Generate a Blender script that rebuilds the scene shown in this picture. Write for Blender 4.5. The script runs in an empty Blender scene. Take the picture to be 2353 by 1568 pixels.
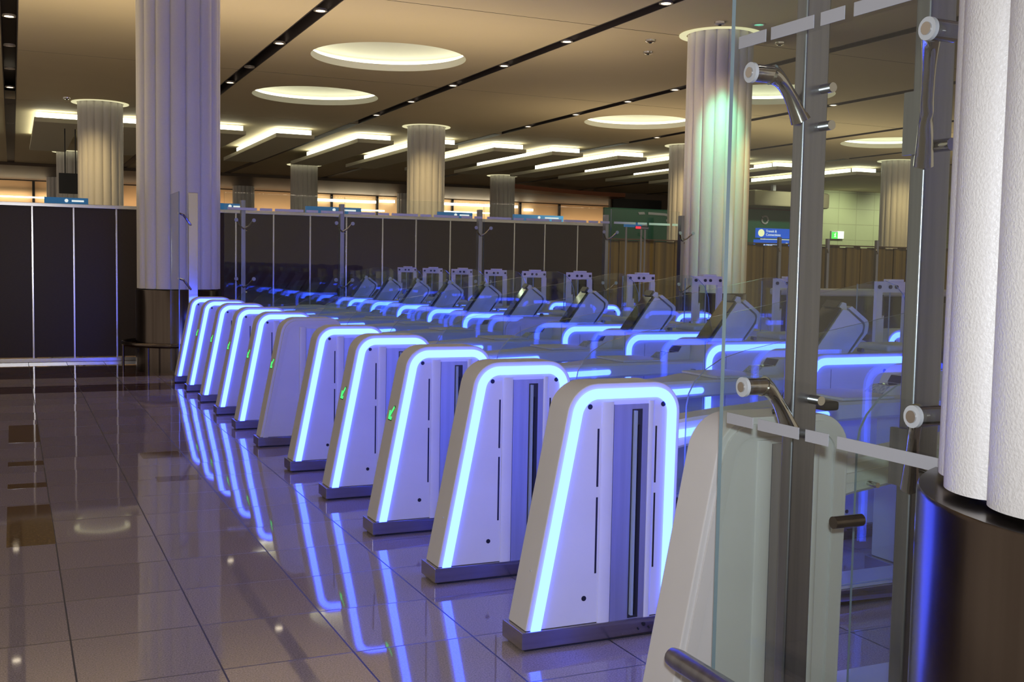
import bpy, bmesh, math, random
from mathutils import Vector, Matrix
random.seed(7)
sc = bpy.context.scene
COL = sc.collection

# ------------------------------------------------------------------ camera
F_PX, YAW, PITCH, ROLL, CAM_H = 2523.85, 0.4273, 0.06922, 0.018207, 1.5
cam_d = bpy.data.cameras.new('camera')
cam = bpy.data.objects.new('camera', cam_d); COL.objects.link(cam)
cam_d.sensor_fit = 'HORIZONTAL'; cam_d.sensor_width = 36.0
cam_d.lens = 36.0 * F_PX / 2353.0
cam_d.clip_start = 0.05; cam_d.clip_end = 300
fw = Vector((math.sin(YAW)*math.cos(PITCH), math.cos(YAW)*math.cos(PITCH), -math.sin(PITCH)))
r0 = Vector((math.cos(YAW), -math.sin(YAW), 0)); u0 = r0.cross(fw)
rt = r0*math.cos(ROLL) + u0*math.sin(ROLL); up = rt.cross(fw)
cam.matrix_world = Matrix(((rt.x, up.x, -fw.x, 0), (rt.y, up.y, -fw.y, 0), (rt.z, up.z, -fw.z, CAM_H), (0, 0, 0, 1)))
sc.camera = cam

# ------------------------------------------------------------------ world, view, big lights
w = bpy.data.worlds.new('world'); sc.world = w; w.use_nodes = True
w.node_tree.nodes['Background'].inputs[0].default_value = (0.80, 0.66, 0.52, 1)
w.node_tree.nodes['Background'].inputs[1].default_value = 0.50
vs = sc.view_settings
sc.display_settings.display_device = 'sRGB'
vs.view_transform = 'Standard'; vs.look = 'None'; vs.exposure = 0.08; vs.gamma = 1.0
vs.use_curve_mapping = False
sc.cycles.transparent_max_bounces = 32
sc.cycles.max_bounces = 7
sc.cycles.diffuse_bounces = 2
sc.cycles.glossy_bounces = 4
sc.cycles.adaptive_threshold = 0.09
sc.cycles.sample_clamp_indirect = 6

def lamp(name, kind, loc, energy, color, size=0.1, target=None, **kw):
    d = bpy.data.lights.new(name, kind); d.energy = energy; d.color = color
    if kind == 'AREA':
        d.size = size
    else:
        d.shadow_soft_size = size
    for k, v in kw.items():
        setattr(d, k, v)
    o = bpy.data.objects.new(name, d); COL.objects.link(o); o.location = loc
    if target is not None:
        o.rotation_euler = (Vector(target) - Vector(loc)).to_track_quat('-Z', 'Y').to_euler()
    return o

# the flash on the camera (its glints show on the column, posts and plinths)
lamp('camera_flash', 'SPOT', (0.02, 0.0, 1.62), 300, (0.88, 0.92, 1.0), 0.03,
     target=(0.02+math.sin(YAW-0.12)*5, math.cos(YAW-0.12)*5, 1.30), spot_size=math.radians(88), spot_blend=0.95)
# added warm fill to brighten the columns, not fixtures of the hall
for cx, cy in ((2.05, 29.6), (10.7, 29.6), (19.4, 29.6), (28.1, 29.6), (10.7, 15.4)):
    lamp('column_fill', 'SPOT', (cx-1.2, cy-2.6, 5.25), 200, (1.0, 0.72, 0.32), 0.08, target=(cx, cy, 2.6), spot_size=math.radians(60), spot_blend=1.0)
for px_, py_ in ((36.0, 39.5), (39.5, 39.5)):
    lamp('wall_fill', 'SPOT', (px_, py_, 5.2), 420, (1.0, 0.95, 0.70), 0.1, target=(px_, 42.0, 3.0), spot_size=math.radians(110), spot_blend=1.0)  # invented fill so the tiled wall comes out brighter
lamp('fascia_fill', 'SPOT', (29.6, 34.3, 5.1), 320, (1.0, 0.92, 0.70), 0.1, target=(30.2, 38.6, 3.6), spot_size=math.radians(90), spot_blend=1.0)  # this and the next: added fill lifting bulkhead and green fascia
lamp('fascia_fill', 'SPOT', (24.4, 37.0, 5.2), 60, (1.0, 0.92, 0.70), 0.1, target=(24.4, 40.0, 3.4), spot_size=math.radians(90), spot_blend=1.0)
for px_, py_ in ((13.5, 20.5), (18.5, 21.0), (23.5, 21.0)):
    lamp('screen_fill', 'SPOT', (px_, py_, 5.25), 260, (1.0, 0.82, 0.50), 0.1, target=(px_, 24.0, 1.4), spot_size=math.radians(90), spot_blend=1.0)  # fill put in to light the timber screen, no lamps hang here
# added fill: unseen upward panels that brighten ceiling and far front, no real fittings
def fill_uplight(name, x0, x1, y, z, e, col=(1.0, 0.80, 0.55)):
    o = lamp(name, 'AREA', ((x0+x1)/2, y, z), e, col, x1-x0, shape='RECTANGLE', size_y=.12)
    o.rotation_euler = (math.pi, 0, 0)
fill_uplight('partition_fill', -4.5, 9.3, 16.92, 2.30, 260)
fill_uplight('screen_upfill', 12, 32, 24.05, 2.40, 260)
fill_uplight('front_fill', -4, 34, 59.0, 3.9, 260, (1.0, 0.78, 0.5))
for gx in (-4.36, 0.0, 4.36, 8.72, 13.1):
    for gy in (0.35, 3.05, 5.8, 8.5, 11.25, 14.0, 16.95, 19.7, 22.47, 25.2, 27.95):
        if (gx, gy) in ((0.0, 22.47), (0.0, 25.2), (4.36, 22.47)): continue
        lamp('downlight_beam', 'SPOT', (gx, gy, 5.33), 28, (1.0, 0.86, 0.70), 0.07, target=(gx, gy, 0), spot_size=math.radians(125), spot_blend=1.0)
lamp('teal_ceiling_spot', 'SPOT', (10.2, 14.25, 5.25), 330, (0.15, 1.0, 0.62), 0.05, target=(10.35, 15.05, 1.4),
     spot_size=math.radians(58), spot_blend=0.8)
lamp('amber_ceiling_spot', 'SPOT', (11.2, 14.1, 5.2), 320, (1.0, 0.55, 0.2), 0.05, target=(10.95, 15.0, 1.6),
     spot_size=math.radians(34), spot_blend=0.8)

# ------------------------------------------------------------------ materials
def mat(name, color=(0.8, 0.8, 0.8), rough=0.5, metal=0.0, spec=0.5, emit=None, estr=0.0):
    m = bpy.data.materials.new(name); m.use_nodes = True
    b = m.node_tree.nodes['Principled BSDF']
    b.inputs['Base Color'].default_value = (*color, 1)
    b.inputs['Roughness'].default_value = rough
    b.inputs['Metallic'].default_value = metal
    b.inputs['Specular IOR Level'].default_value = spec
    if emit:
        b.inputs['Emission Color'].default_value = (*emit, 1)
        b.inputs['Emission Strength'].default_value = estr
    return m

def noise_mat(name, c1, c2, scale=20, rough=0.5, metal=0.0, stretch=(1, 1, 1), bump=0.0, detail=3, r2=None, spec=0.5):
    m = mat(name, c1, rough, metal, spec); nt = m.node_tree; N = nt.nodes; L = nt.links
    b = N['Principled BSDF']
    tc = N.new('ShaderNodeTexCoord'); mp = N.new('ShaderNodeMapping'); mp.inputs['Scale'].default_value = stretch
    nz = N.new('ShaderNodeTexNoise'); nz.inputs['Scale'].default_value = scale; nz.inputs['Detail'].default_value = detail
    L.new(tc.outputs['Object'], mp.inputs['Vector']); L.new(mp.outputs['Vector'], nz.inputs['Vector'])
    cr = N.new('ShaderNodeValToRGB'); cr.color_ramp.elements[0].color = (*c1, 1); cr.color_ramp.elements[1].color = (*c2, 1)
    cr.color_ramp.elements[0].position = 0.3; cr.color_ramp.elements[1].position = 0.7
    L.new(nz.outputs['Fac'], cr.inputs['Fac']); L.new(cr.outputs['Color'], b.inputs['Base Color'])
    if r2 is not None:
        mr = N.new('ShaderNodeMapRange'); mr.inputs['To Min'].default_value = rough; mr.inputs['To Max'].default_value = r2
        L.new(nz.outputs['Fac'], mr.inputs['Value']); L.new(mr.outputs['Result'], b.inputs['Roughness'])
    if bump:
        bp = N.new('ShaderNodeBump'); bp.inputs['Strength'].default_value = bump; bp.inputs['Distance'].default_value = 0.01
        L.new(nz.outputs['Fac'], bp.inputs['Height']); L.new(bp.outputs['Normal'], b.inputs['Normal'])
    return m

def emis(name, color, strength):
    m = bpy.data.materials.new(name); m.use_nodes = True; nt = m.node_tree
    nt.nodes.clear()
    e = nt.nodes.new('ShaderNodeEmission'); e.inputs[0].default_value = (*color, 1); e.inputs[1].default_value = strength
    o = nt.nodes.new('ShaderNodeOutputMaterial'); nt.links.new(e.outputs[0], o.inputs[0])
    return m

def glass_mat(name, tint=(0.93, 0.97, 0.95), f0=0.045, rough=0.0):
    m = bpy.data.materials.new(name); m.use_nodes = True; nt = m.node_tree; N = nt.nodes; L = nt.links
    N.clear()
    lw = N.new('ShaderNodeLayerWeight'); lw.inputs['Blend'].default_value = 0.5
    pw = N.new('ShaderNodeMath'); pw.operation = 'POWER'; pw.inputs[1].default_value = 5
    L.new(lw.outputs['Facing'], pw.inputs[0])
    ma = N.new('ShaderNodeMath'); ma.operation = 'MULTIPLY_ADD'; ma.inputs[1].default_value = 1 - f0; ma.inputs[2].default_value = f0
    L.new(pw.outputs[0], ma.inputs[0])
    t = N.new('ShaderNodeBsdfTransparent'); t.inputs[0].default_value = (*tint, 1)
    g = N.new('ShaderNodeBsdfGlossy'); g.inputs['Roughness'].default_value = rough
    mx = N.new('ShaderNodeMixShader'); o = N.new('ShaderNodeOutputMaterial')
    L.new(ma.outputs[0], mx.inputs[0]); L.new(t.outputs[0], mx.inputs[1]); L.new(g.outputs[0], mx.inputs[2])
    L.new(mx.outputs[0], o.inputs[0])
    return m

M = {}
M['shell'] = noise_mat('white_powder_coat', (0.62, 0.61, 0.60), (0.67, 0.66, 0.65), 3, 0.38)
M['led'] = emis('led_strip_on', (0.038, 0.074, 1.0), 14.0)
M['led_off'] = mat('led_strip_off', (0.62, 0.61, 0.60), 0.35)
M['plate'] = noise_mat('brushed_steel_plate', (0.46, 0.47, 0.52), (0.54, 0.55, 0.60), 40, 0.52, 1.0, (1, 1, 0.04))
M['plinth'] = noise_mat('brushed_steel_plinth', (0.36, 0.34, 0.34), (0.46, 0.44, 0.43), 40, 0.26, 1.0, (0.05, 0.05, 1))
M['black'] = mat('black_plastic', (0.012, 0.012, 0.014), 0.35)
M['dark'] = mat('dark_recess', (0.02, 0.02, 0.025), 0.5)
M['leafedge'] = mat('door_leaf_edge', (0.30, 0.36, 0.40), 0.2)
M['arrow'] = emis('green_arrow_light', (0.06, 1.0, 0.16), 1.6)
M['arrow_back'] = mat('arrow_window_frame', (0.02, 0.10, 0.04), 0.3)
M['screen'] = mat('black_screen_glass', (0.015, 0.014, 0.013), 0.04, 0.0, 0.7)
M['blueprint'] = noise_mat('blue_instruction_plate', (0.12, 0.16, 0.30), (0.50, 0.55, 0.68), 90, 0.3)
M['steel'] = noise_mat('brushed_steel_post', (0.27, 0.28, 0.33), (0.38, 0.39, 0.45), 30, 0.24, 1.0, (1, 1, 0.03), r2=0.38)
M['chrome'] = mat('polished_steel', (0.60, 0.58, 0.56), 0.10, 1.0)
M['cap'] = mat('grey_plastic_washer', (0.50, 0.53, 0.55), 0.45)
M['glass'] = glass_mat('clear_glass')
M['glass_far'] = glass_mat('clear_glass_thin', (0.965, 0.985, 0.98), 0.03)
M['edge'] = mat('glass_edge', (0.24, 0.32, 0.37), 0.12, 0.0, 0.9)
M['frost'] = mat('frosted_film', (0.40, 0.41, 0.44), 0.7)
M['column'] = noise_mat('column_cladding', (0.70, 0.69, 0.67), (0.78, 0.77, 0.75), 180, 0.42, 0.0, bump=0.25)
M['drum'] = noise_mat('dark_steel_drum', (0.10, 0.08, 0.07), (0.15, 0.125, 0.11), 18, 0.16, 1.0, (1, 1, 0.02), r2=0.24)
M['collar'] = emis('column_top_glow', (1.0, 0.93, 0.55), 0.75)
M['ceil'] = noise_mat('ceiling_plaster', (0.53, 0.455, 0.29), (0.56, 0.48, 0.31), 0.6, 0.75)
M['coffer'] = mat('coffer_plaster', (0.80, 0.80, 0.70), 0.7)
M['tube'] = emis('cove_tube', (1.0, 0.97, 0.72), 3.2)
M['tube2'] = emis('slab_cove_light', (1.0, 0.98, 0.74), 6.0)
M['slab'] = mat('hanging_slab_paint', (0.66, 0.64, 0.52), 0.7)
M['slot'] = mat('slot_black', (0.035, 0.028, 0.028), 0.5)
M['dl'] = emis('downlight_lamp', (1.0, 0.85, 0.62), 7.0)
M['dl_ring'] = mat('downlight_ring', (0.45, 0.42, 0.38), 0.3, 0.6)
M['dl_teal'] = emis('teal_lamp', (0.25, 1.0, 0.8), 1.5)
M['panel'] = noise_mat('brown_laminate', (0.036, 0.022, 0.014), (0.050, 0.032, 0.020), 30, 0.36, 0.0, (1, 1, 8), spec=0.25)
M['mullion'] = mat('bright_mullion', (0.62, 0.60, 0.58), 0.2, 1.0)
M['olive'] = noise_mat('olive_timber', (0.24, 0.16, 0.04), (0.075, 0.055, 0.02), 5, 0.4, 0.0, (1.3, 1.3, 0.02))
M['facade'] = noise_mat('peach_reflection_front', (0.72, 0.46, 0.25), (0.80, 0.54, 0.32), 0.3, 0.3)  # lights mirrored in the glass are painted in as peach colour
M['brown'] = mat('dark_brown_paint', (0.10, 0.065, 0.045), 0.5)
M['copper'] = mat('copper_red_soffit', (0.36, 0.11, 0.04), 0.35)
M['green'] = mat('green_fascia', (0.01, 0.14, 0.075), 0.4)
M['blue'] = mat('blue_sign_face', (0.03, 0.20, 0.45), 0.4, emit=(0.02, 0.16, 0.42), estr=0.35)
M['bluelit'] = mat('blue_sign_lit', (0.02, 0.10, 0.45), 0.4, emit=(0.01, 0.09, 0.55), estr=0.9)
M['signwhite'] = emis('sign_white', (0.85, 0.9, 0.85), 0.9)
M['signyellow'] = emis('sign_yellow', (0.95, 0.95, 0.5), 1.0)
M['exitgreen'] = emis('exit_sign_green', (0.12, 0.9, 0.12), 1.1)
M['exitwhite'] = emis('exit_sign_white', (0.95, 1.0, 0.8), 1.4)
M['red'] = emis('red_display', (1.0, 0.05, 0.08), 1.0)
M['beige'] = mat('beige_bulkhead', (0.42, 0.40, 0.26), 0.6)

def tile_mat(name, base, line, sx, sy, lw):
    m = mat(name, base, 0.5); nt = m.node_tree; N = nt.nodes; L = nt.links; b = N['Principled BSDF']
    tc = N.new('ShaderNodeTexCoord'); br = N.new('ShaderNodeTexBrick')
    br.offset = 0.0; br.inputs['Color1'].default_value = (*base, 1); br.inputs['Color2'].default_value = (*[c*0.93 for c in base], 1)
    br.inputs['Mortar'].default_value = (*line, 1); br.inputs['Scale'].default_value = 1.0
    br.inputs['Brick Width'].default_value = sx; br.inputs['Row Height'].default_value = sy; br.inputs['Mortar Size'].default_value = lw
    mp = N.new('ShaderNodeMapping'); mp.inputs['Rotation'].default_value = (math.pi/2, 0, 0)
    L.new(tc.outputs['Object'], mp.inputs[0]); L.new(mp.outputs[0], br.inputs['Vector'])
    L.new(br.outputs['Color'], b.inputs['Base Color'])
    return m
M['tilewall'] = tile_mat('green_grey_wall_tile', (0.40, 0.46, 0.27), (0.30, 0.34, 0.2), 1.1, 0.75, 0.02)

def floor_mat():
    m = mat('polished_granite', (0.3, 0.3, 0.3), 0.04, 0.0, 0.5); nt = m.node_tree; N = nt.nodes; L = nt.links
    b = N['Principled BSDF']; b.inputs['IOR'].default_value = 1.55
    tc = N.new('ShaderNodeTexCoord'); sep = N.new('ShaderNodeSeparateXYZ'); L.new(tc.outputs['Object'], sep.inputs[0])
    def M2(op, a, bb, c=None):
        n = N.new('ShaderNodeMath'); n.operation = op
        for i, v in enumerate((a, bb, c)):
            if v is None: continue
            if isinstance(v, (int, float)): n.inputs[i].default_value = v
            else: L.new(v, n.inputs[i])
        return n.outputs[0]
    def line(out, off, step, wd):
        s = M2('SUBTRACT', out, off); d = M2('DIVIDE', s, step); f = M2('FRACT', d, 0)
        a = M2('SUBTRACT', f, 0.5); a = M2('ABSOLUTE', a, 0)
        return M2('GREATER_THAN', a, 0.5 - wd/step/2)
    lx = line(sep.outputs['X'], 0.19, 0.495, 0.007); ly = line(sep.outputs['Y'], 6.13, 0.53, 0.008)
    ln = M2('MAXIMUM', lx, M2('MULTIPLY', ly, 0.75))
    n1 = N.new('ShaderNodeTexNoise'); n1.inputs['Scale'].default_value = 160; n1.inputs['Detail'].default_value = 4; n1.inputs['Roughness'].default_value = 0.75
    L.new(tc.outputs['Object'], n1.inputs['Vector'])
    cr = N.new('ShaderNodeValToRGB'); e = cr.color_ramp.elements
    e[0].position = 0.36; e[0].color = (0.19, 0.155, 0.145, 1); e[1].position = 0.60; e[1].color = (0.40, 0.335, 0.31, 1)
    L.new(n1.outputs['Fac'], cr.inputs['Fac'])
    # tile to tile variation
    n2 = N.new('ShaderNodeTexWhiteNoise'); n2.noise_dimensions = '2D'
    cx = M2('FLOOR', M2('DIVIDE', M2('SUBTRACT', sep.outputs['X'], 0.19), 0.495), 0)
    cyy = M2('FLOOR', M2('DIVIDE', M2('SUBTRACT', sep.outputs['Y'], 6.13), 0.53), 0)
    cmb = N.new('ShaderNodeCombineXYZ'); L.new(cx, cmb.inputs[0]); L.new(cyy, cmb.inputs[1]); L.new(cmb.outputs[0], n2.inputs['Vector'])
    vv = M2('MULTIPLY_ADD', n2.outputs['Value'], 0.16, 0.92)
    mulc = N.new('ShaderNodeMix'); mulc.data_type = 'RGBA'; mulc.blend_type = 'MULTIPLY'; mulc.inputs[0].default_value = 1
    cg = N.new('ShaderNodeCombineColor'); L.new(vv, cg.inputs[0]); L.new(vv, cg.inputs[1]); L.new(vv, cg.inputs[2])
    L.new(cr.outputs['Color'], mulc.inputs[6]); L.new(cg.outputs[0], mulc.inputs[7])
    # dark granite border band; the second mostly paints in the dark wall's reflection
    def band(out, a, bb):
        return M2('MULTIPLY', M2('GREATER_THAN', out, a), M2('LESS_THAN', out, bb))
    bd = M2('MAXIMUM', band(sep.outputs['Y'], 13.05, 13.75), band(sep.outputs['Y'], 14.6, 17.2))
    mb = N.new('ShaderNodeMix'); mb.data_type = 'RGBA'; L.new(bd, mb.inputs[0]); L.new(mulc.outputs[2], mb.inputs[6])
    mb.inputs[7].default_value = (0.075, 0.035, 0.024, 1)
    ml = N.new('ShaderNodeMix'); ml.data_type = 'RGBA'; L.new(ln, ml.inputs[0]); L.new(mb.outputs[2], ml.inputs[6])
    ml.inputs[7].default_value = (0.035, 0.033, 0.036, 1)
    L.new(ml.outputs[2], b.inputs['Base Color'])
    rr = M2('MULTIPLY_ADD', ln, 0.4, 0.035); L.new(rr, b.inputs['Roughness'])
    # each slab is laid very slightly off level, so reflections break at the joints
    n3 = N.new('ShaderNodeTexWhiteNoise'); n3.noise_dimensions = '2D'; L.new(cmb.outputs[0], n3.inputs['Vector'])
    sb = N.new('ShaderNodeVectorMath'); sb.operation = 'SUBTRACT'; sb.inputs[1].default_value = (0.5, 0.5, 0.5)
    L.new(n3.outputs['Color'], sb.inputs[0])
    sl = N.new('ShaderNodeVectorMath'); sl.operation = 'MULTIPLY'; sl.inputs[1].default_value = (0.006, 0.006, 0)
    L.new(sb.outputs[0], sl.inputs[0])
    ge = N.new('ShaderNodeNewGeometry'); ad = N.new('ShaderNodeVectorMath'); ad.operation = 'ADD'
    L.new(ge.outputs['Normal'], ad.inputs[0]); L.new(sl.outputs[0], ad.inputs[1])
    nm = N.new('ShaderNodeVectorMath'); nm.operation = 'NORMALIZE'; L.new(ad.outputs[0], nm.inputs[0])
    L.new(nm.outputs[0], b.inputs['Normal'])
    return m
M['floor'] = floor_mat()
M['inset'] = noise_mat('brown_granite_inset', (0.26, 0.16, 0.06), (0.08, 0.05, 0.025), 60, 0.05, 0.0, (1, 3, 1), detail=5)

# ------------------------------------------------------------------ mesh helpers
def box_bm(bm, x0, x1, y0, y1, z0, z1, mi=0):
    v = [bm.verts.new(p) for p in ((x0,y0,z0),(x1,y0,z0),(x1,y1,z0),(x0,y1,z0),(x0,y0,z1),(x1,y0,z1),(x1,y1,z1),(x0,y1,z1))]
    for f in ((0,3,2,1),(4,5,6,7),(0,1,5,4),(1,2,6,5),(2,3,7,6),(3,0,4,7)):
        fc = bm.faces.new([v[i] for i in f]); fc.material_index = mi
    return v

def finish(name, bm, m, parent=None, smooth=False, bevel=0.0, seg=2):
    bmesh.ops.recalc_face_normals(bm, faces=bm.faces)
    if bevel:
        es = [e for e in bm.edges if len(e.link_faces) == 2 and e.calc_face_angle(0) > 0.6]
        bmesh.ops.bevel(bm, geom=es, offset=bevel, segments=seg, affect='EDGES', profile=0.5, clamp_overlap=True)
    me = bpy.data.meshes.new(name); bm.to_mesh(me); bm.free()
    for mm in (m if isinstance(m, (list, tuple)) else [m]):
        me.materials.append(mm)
    o = bpy.data.objects.new(name, me); COL.objects.link(o)
    if smooth:
        for p in me.polygons: p.use_smooth = True
        try: me.set_sharp_from_angle(angle=math.radians(35))
        except Exception: pass
    if bevel:
        md = o.modifiers.new('weighted_normals', 'WEIGHTED_NORMAL'); md.keep_sharp = True; md.weight = 80
    if parent is not None: o.parent = parent
    return o

def box(name, x0, x1, y0, y1, z0, z1, m, parent=None, bevel=0.0, seg=2):
    bm = bmesh.new(); box_bm(bm, x0, x1, y0, y1, z0, z1)
    return finish(name, bm, m, parent, smooth=bevel > 0, bevel=bevel, seg=seg)

def prism(name, pts, y0, y1, m, parent=None, bevel=0.0, mi_side=None):
    """outline in the XZ plane, pulled along Y"""
    bm = bmesh.new()
    a = [bm.verts.new((x, y0, z)) for x, z in pts]; b = [bm.verts.new((x, y1, z)) for x, z in pts]
    bm.faces.new(a); bm.faces.new(list(reversed(b)))
    n = len(pts)
    for i in range(n):
        f = bm.faces.new((a[i], b[i], b[(i+1) % n], a[(i+1) % n]))
        if mi_side is not None: f.material_index = mi_side
    return finish(name, bm, m, parent, smooth=bevel > 0, bevel=bevel)

def rounded(path, radii, seg=8, closed=True):
    """round the corners of a polygon; radii per vertex"""
    out = []; n = len(path)
    for i in range(n):
        p = Vector(path[i]); r = radii[i]
        if r <= 0 or (not closed and i in (0, n-1)):
            out.append((p.x, p.y)); continue
        a = (Vector(path[i-1]) - p).normalized(); b = (Vector(path[(i+1) % n]) - p).normalized()
        ang = a.angle(b); t = r / math.tan(ang/2)
        p0 = p + a*t; p1 = p + b*t; c = p + (a+b).normalized() * (r / math.sin(ang/2))
        a0 = math.atan2(p0.y-c.y, p0.x-c.x); a1 = math.atan2(p1.y-c.y, p1.x-c.x)
        d = a1-a0
        while d > math.pi: d -= 2*math.pi
        while d < -math.pi: d += 2*math.pi
        for k in range(seg+1):
            q = a0 + d*k/seg; out.append((c.x + r*math.cos(q), c.y + r*math.sin(q)))
    return out

def offset_line(pts, d):
    out = []; n = len(pts)
    for i in range(n):
        a = Vector(pts[max(i-1, 0)]); b = Vector(pts[min(i+1, n-1)]); p = Vector(pts[i])
        t = (b-a).normalized(); nn = Vector((t.y, -t.x)); out.append((p.x + nn.x*d, p.y + nn.y*d))
    return out

def strip(name, pts, d0, d1, y0, y1, m, parent):
    """flat band that follows an open outline, inset d0..d1"""
    a = offset_line(pts, d0); b = offset_line(pts, d1); bm = bmesh.new()
    rows = []
    for (ax, az), (bx, bz) in zip(a, b):
        rows.append([bm.verts.new(p) for p in ((ax, y0, az), (bx, y0, bz), (bx, y1, bz), (ax, y1, az))])
    for r, s in zip(rows, rows[1:]):
        for k in range(4):
            bm.faces.new((r[k], r[(k+1) % 4], s[(k+1) % 4], s[k]))
    bm.faces.new(rows[0]); bm.faces.new(list(reversed(rows[-1])))
    return finish(name, bm, m, parent)

def tube_bm(bm, pts, r, seg=12, cap=True):
    pts = [Vector(p) for p in pts]; rings = []
    rr = r if isinstance(r, (list, tuple)) else [r]*len(pts)
    ref = Vector((0, 0, 1))
    for i, p in enumerate(pts):
        t = (pts[min(i+1, len(pts)-1)] - pts[max(i-1, 0)]).normalized()
        rf = ref if abs(t.z) < 0.9 else Vector((1, 0, 0))
        u = t.cross(rf).normalized(); v = t.cross(u).normalized()
        rings.append([bm.verts.new(p + u*rr[i]*math.cos(2*math.pi*k/seg) + v*rr[i]*math.sin(2*math.pi*k/seg)) for k in range(seg)])
    for a, b in zip(rings, rings[1:]):
        for k in range(seg):
            bm.faces.new((a[k], a[(k+1) % seg], b[(k+1) % seg], b[k]))
    if cap:
        bm.faces.new(rings[0]); bm.faces.new(list(reversed(rings[-1])))

def tube(name, pts, r, m, parent=None, seg=14):
    bm = bmesh.new(); tube_bm(bm, pts, r, seg); return finish(name, bm, m, parent, smooth=True)

def lathe_bm(bm, prof, c, seg=48, mi=0, close=False):
    """profile (r, z) round a vertical axis at c"""
    rings = [[bm.verts.new((c[0]+r*math.cos(2*math.pi*k/seg), c[1]+r*math.sin(2*math.pi*k/seg), z)) for k in range(seg)] for r, z in prof]
    prs = list(zip(rings, rings[1:])) + ([(rings[-1], rings[0])] if close else [])
    for a, b in prs:
        for k in range(seg):
            f = bm.faces.new((a[k], a[(k+1) % seg], b[(k+1) % seg], b[k])); f.material_index = mi
    return rings

def lathe(name, prof, c, m, parent=None, seg=48, cap=True):
    bm = bmesh.new(); rings = lathe_bm(bm, prof, c, seg)
    if cap:
        for r in (rings[0], rings[-1]): bm.faces.new(r)
    return finish(name, bm, m, parent, smooth=True)

def disc_y(name, x, z, r, y0, y1, m, parent, seg=16):
    bm = bmesh.new(); tube_bm(bm, [(x, y0, z), (x, y1, z)], r, seg); return finish(name, bm, m, parent, smooth=True)

def tag(o, label, cat, group=None):
    o['label'] = label; o['category'] = cat
    if group: o['group'] = group
    return o

def thing(name, label, cat, loc=(0, 0, 0), group=None):
    o = bpy.data.objects.new(name, None); o.empty_display_size = 0.1; COL.objects.link(o); o.location = loc
    return tag(o, label, cat, group)

def structure(o):
    o['kind'] = 'structure'; return o

def copy_tree(o, parent=None, skip=()):
    c = o.copy(); COL.objects.link(c); c.parent = parent
    for ch in list(o.children):
        if ch.name.split('.')[0] in skip: continue
        copy_tree(ch, c, skip)
    return c

def walk(o):
    yield o
    for ch in o.children: yield from walk(ch)

# ------------------------------------------------------------------ floor
bm = bmesh.new(); box_bm(bm, -6, 56, -2.5, 62, -0.2, 0.0)
structure(finish('floor', bm, M['floor']))
for k, (x0, x1, y0, y1) in enumerate([(-.045, .19, 6.13, 7.14), (-.045, .19, 7.69, 7.85), (-.045, .19, 8.52, 8.70),
                                      (.875, 1.16, 8.55, 8.82), (.875, 1.16, 7.62, 7.80), (-.045, .19, 9.6, 10.6)]):
    structure(box('trim_%d' % (k+1), x0, x1, y0, y1, -0.02, 0.0006, M['inset']))

# ------------------------------------------------------------------ ceiling with slots and coffers
ZC = 5.35
SLOTS = [-4.36, 0.0, 4.36, 8.72, 13.1, 17.44, 21.8, 26.2, 30.5, 34.9]
COFF = [(x, y) for x in (-2.2, 6.5, 15.25, 24.0) for y in (5.9, 11.4, 20.1, 25.6)]
RC = 1.45
bm = bmesh.new()
def quad(pts, mi=0):
    f = bm.faces.new([bm.verts.new(p) for p in pts]); f.material_index = mi; return f
YSEG = [(-4, 1.6), (1.62, 8.7), (8.72, 15.75), (15.77, 22.87), (22.89, 30.0)]
def hole_cell(x0, x1, y0, y1, cx, cy):
    n = 64; inner = []; outer = []
    for k in range(n):
        a = 2*math.pi*k/n + math.pi/4; c, s = math.cos(a), math.sin(a)
        inner.append((cx+RC*c, cy+RC*s, ZC))
        t = min(((x1-cx)/c if c > 1e-9 else (x0-cx)/c if c < -1e-9 else 1e9), ((y1-cy)/s if s > 1e-9 else (y0-cy)/s if s < -1e-9 else 1e9))
        outer.append((cx+t*c, cy+t*s, ZC))
    # keep the square corners exact
    corners = {}
    for X, Y in ((x1, y1), (x0, y1), (x0, y0), (x1, y0)):
        ca = math.atan2(Y-cy, X-cx)
        k = min(range(n), key=lambda q: abs(math.atan2(math.sin(2*math.pi*q/n+math.pi/4-ca), math.cos(2*math.pi*q/n+math.pi/4-ca))))
        outer[k] = (X, Y, ZC)
    vi = [bm.verts.new(p) for p in inner]; vo = [bm.verts.new(p) for p in outer]
    for k in range(n):
        bm.faces.new((vi[k], vi[(k+1) % n], vo[(k+1) % n], vo[k]))
for a, b in zip(SLOTS, SLOTS[1:]):
    x0, x1 = a+.12, b-.12
    for y0, y1 in YSEG:
        cs = [c for c in COFF if x0 < c[0] < x1 and y0 < c[1] < y1]
        ys = y0
        for cx, cy in sorted(cs, key=lambda c: c[1]):
            yc0, yc1 = cy-1.7, min(cy+1.7, y1)
            if yc0 > ys: quad(((x0, ys, ZC), (x1, ys, ZC), (x1, yc0, ZC), (x0, yc0, ZC)))
            hole_cell(x0, x1, yc0, yc1, cx, cy); ys = yc1
        if ys < y1 - 1e-6: quad(((x0, ys, ZC), (x1, ys, ZC), (x1, y1, ZC), (x0, y1, ZC)))
structure(finish('ceiling', bm, M['ceil']))
bm = bmesh.new(); box_bm(bm, -4.4, 35, -4, 30, ZC+0.9, ZC+1.0)
structure(finish('trim_10', bm, M['slot']))
bm = bmesh.new()                                   # the further ceiling above the hanging slabs
box_bm(bm, -12, 50, 30.02, 60, ZC+0.0, ZC+0.2)
structure(finish('trim_11', bm, M['ceil']))
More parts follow.
